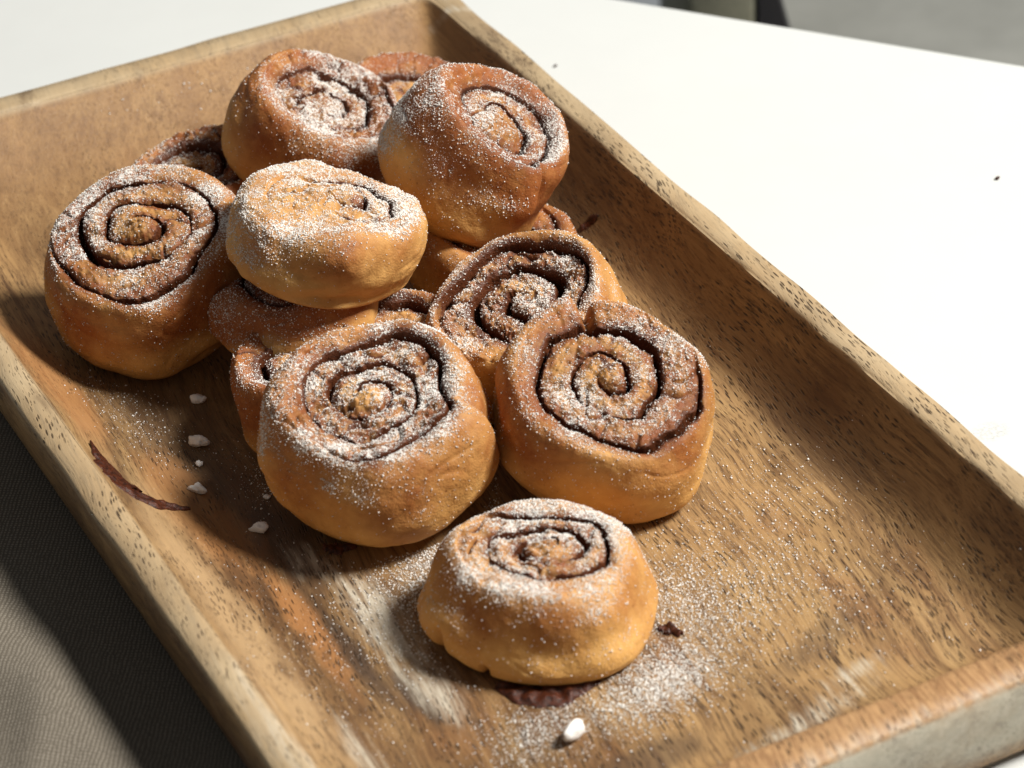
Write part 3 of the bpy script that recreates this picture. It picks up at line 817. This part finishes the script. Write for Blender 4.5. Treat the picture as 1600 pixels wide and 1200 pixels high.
def smear(name, pts, widths, height, seed, label, cat, q=60, rag=0.35, rf=9):
    """a low ridge of dried filling following a path on the tray"""
    pts = np.array(pts, float); widths = np.array(widths, float)
    tt = np.linspace(0, 1, len(pts)); ts = np.linspace(0, 1, q)
    px = np.interp(ts, tt, pts[:, 0]); py = np.interp(ts, tt, pts[:, 1]); w = np.interp(ts, tt, widths)
    for _ in range(6):
        px[1:-1] = (px[:-2] + px[1:-1] * 2 + px[2:]) / 4; py[1:-1] = (py[:-2] + py[1:-1] * 2 + py[2:]) / 4
    dx, dy = np.gradient(px), np.gradient(py); ln = np.hypot(dx, dy) + 1e-9
    nx_, ny_ = -dy / ln, dx / ln
    m = 13
    a = np.linspace(-1, 1, m)
    A, T = np.meshgrid(a, ts, indexing='xy')
    w1 = w * (1 + rag * wnoise(np.stack([ts * rf, ts * 0], -1), 1.0, seed))
    w2 = w * (1 + rag * wnoise(np.stack([ts * rf, ts * 0], -1), 1.0, seed + 1))
    off = np.where(A > 0, A * w1[:, None], A * w2[:, None])
    X = px[:, None] + nx_[:, None] * off; Y = py[:, None] + ny_[:, None] * off
    lump_ = 0.75 + 0.40 * wnoise(np.stack([X, Y], -1), 210, seed + 2, 30)
    Z = tray_inner_z(X, Y) - 0.0002 + (height + 0.0005) * np.clip(1 - np.abs(A) ** 3, 0, 1) * np.clip(lump_, 0.25, 1.4)
    V = np.stack([X, Y, Z], -1).reshape(-1, 3)
    idx = np.arange(q * m).reshape(q, m)
    F = np.stack([idx[:-1, :-1], idx[1:, :-1], idx[1:, 1:], idx[:-1, 1:]], -1).reshape(-1, 4)
    me = mesh_np(name, V, F, 4); smooth(me)
    o = link(name, me, M_FILL)
    import bmesh
    bm = bmesh.new(); bm.from_mesh(me); bmesh.ops.recalc_face_normals(bm, faces=bm.faces)
    if sum(f.normal.z for f in bm.faces) < 0: bmesh.ops.reverse_faces(bm, faces=bm.faces)
    bm.to_mesh(me); bm.free()
    md = o.modifiers.new("thickness", 'SOLIDIFY'); md.thickness = 0.0008; md.offset = -1
    tag(o, label, cat)
    return o

smear("filling_smear", [(-0.1095, 0.0150), (-0.1098, -0.0020), (-0.1075, -0.0115), (-0.1000, -0.0140), (-0.0890, -0.0130)],
      [0.0008, 0.0046, 0.0050, 0.0034, 0.0005], 0.0013, 601, "long curved dark brown filling smear on the left wall of the tray", "smear", 110, 0.22, 7)
smear("filling_smear", [(-0.0440, -0.1350), (-0.0385, -0.1425), (-0.0310, -0.1468), (-0.0220, -0.1462), (-0.0135, -0.1420)],
      [0.0020, 0.0050, 0.0062, 0.0056, 0.0022], 0.0014, 611, "dark sticky filling crust leaking out under the frontmost bun", "filling", 70, 0.22, 5)
smear("filling_crumb", [(0.0100, -0.1370), (0.0131, -0.1380), (0.0140, -0.1425)],
      [0.0012, 0.0022, 0.0014], 0.0016, 621, "small bent dark crumb right of the frontmost bun", "crumb", 30)
smear("filling_crumb", [(0.0985, 0.0700), (0.1014, 0.0689), (0.1040, 0.0665)],
      [0.0012, 0.0022, 0.0008], 0.0014, 631, "dark crumb by the right wall below the tall leaning bun", "crumb", 30)
smear("filling_crumb", [(0.0960, 0.0510), (0.0969, 0.0492), (0.0972, 0.0475)],
      [0.0006, 0.0009, 0.0005], 0.0009, 641, "thin dark crumb on the tray behind the open dark bun", "crumb", 24)
smear("filling_smear", [(-0.0590, -0.0480), (-0.0565, -0.0515), (-0.0500, -0.0525)],
      [0.0012, 0.0026, 0.0014], 0.0012, 651, "short dark filling smear at the foot of the front middle bun", "smear", 40)


def tray_sugar():
    g = np.random.default_rng(91)
    pts = []; sizes = []
    # (x, y, spread along x, spread along y, rotation, count, size)
    blobs = [(-0.030, -0.072, 0.020, 0.010, 20, 1700, 1.0), (-0.020, -0.085, 0.028, 0.014, 10, 900, 1.0),
             (0.020, -0.130, 0.018, 0.022, 10, 1500, 1.0), (-0.002, -0.158, 0.020, 0.011, 15, 2300, 1.0),
             (-0.040, -0.158, 0.018, 0.012, 10, 900, 1.0), (0.045, -0.125, 0.028, 0.028, 0, 800, 1.05),
             (0.016, -0.055, 0.018, 0.018, 0, 700, 0.9), (-0.052, -0.010, 0.012, 0.022, 0, 700, 0.85),
             (-0.050, -0.100, 0.016, 0.026, 0, 500, 1.0), (0.078, -0.095, 0.018, 0.020, 0, 160, 1.1),
             (-0.085, 0.045, 0.012, 0.030, 0, 260, 0.9), (-0.08, -0.10, 0.02, 0.05, 0, 260, 1.0),
             (0.0, 0.0, 0.07, 0.12, 0, 420, 0.9), (0.05, -0.15, 0.04, 0.03, 0, 300, 1.1), (0.0, 0.22, 0.03, 0.01, 0, 40, 1.2)]
    for (x, y, sx, sy, rz, n, s) in blobs:
        n = int(n * 3.4)
        p = g.normal(size=(n, 2)) * (sx * 0.62, sy * 0.62)
        c, q = math.cos(math.radians(rz)), math.sin(math.radians(rz))
        p = p @ np.array([[c, q], [-q, c]]) + (x, y)
        pts.append(p); sizes.append((0.000085 + 0.00036 * g.random(n) ** 4.2) * s)
    p = np.concatenate(pts); s = np.concatenate(sizes)
    ok = (p[:, 0] > IX0 + 0.004) & (p[:, 0] < IX1 - 0.004) & (p[:, 1] > IY0 + 0.004) & (p[:, 1] < IY1 - 0.004)
    # the sifted sugar leaves the sheltered foot of each bun bare
    for (loc, R) in FEET:
        ok &= np.hypot(p[:, 0] - loc[0], p[:, 1] - loc[1]) > R * 0.97
    p, s = p[ok], s[ok]
    z = tray_inner_z(p[:, 0], p[:, 1]) + s * 0.5
    me = grains_mesh("spilled_icing_sugar", np.concatenate([p, z[:, None]], 1), s, g)
    o = link("spilled_icing_sugar", me, M_SUG)
    tag(o, "fine icing sugar sifted over the tray floor between the buns", "icing sugar", kind="stuff")
tray_sugar()
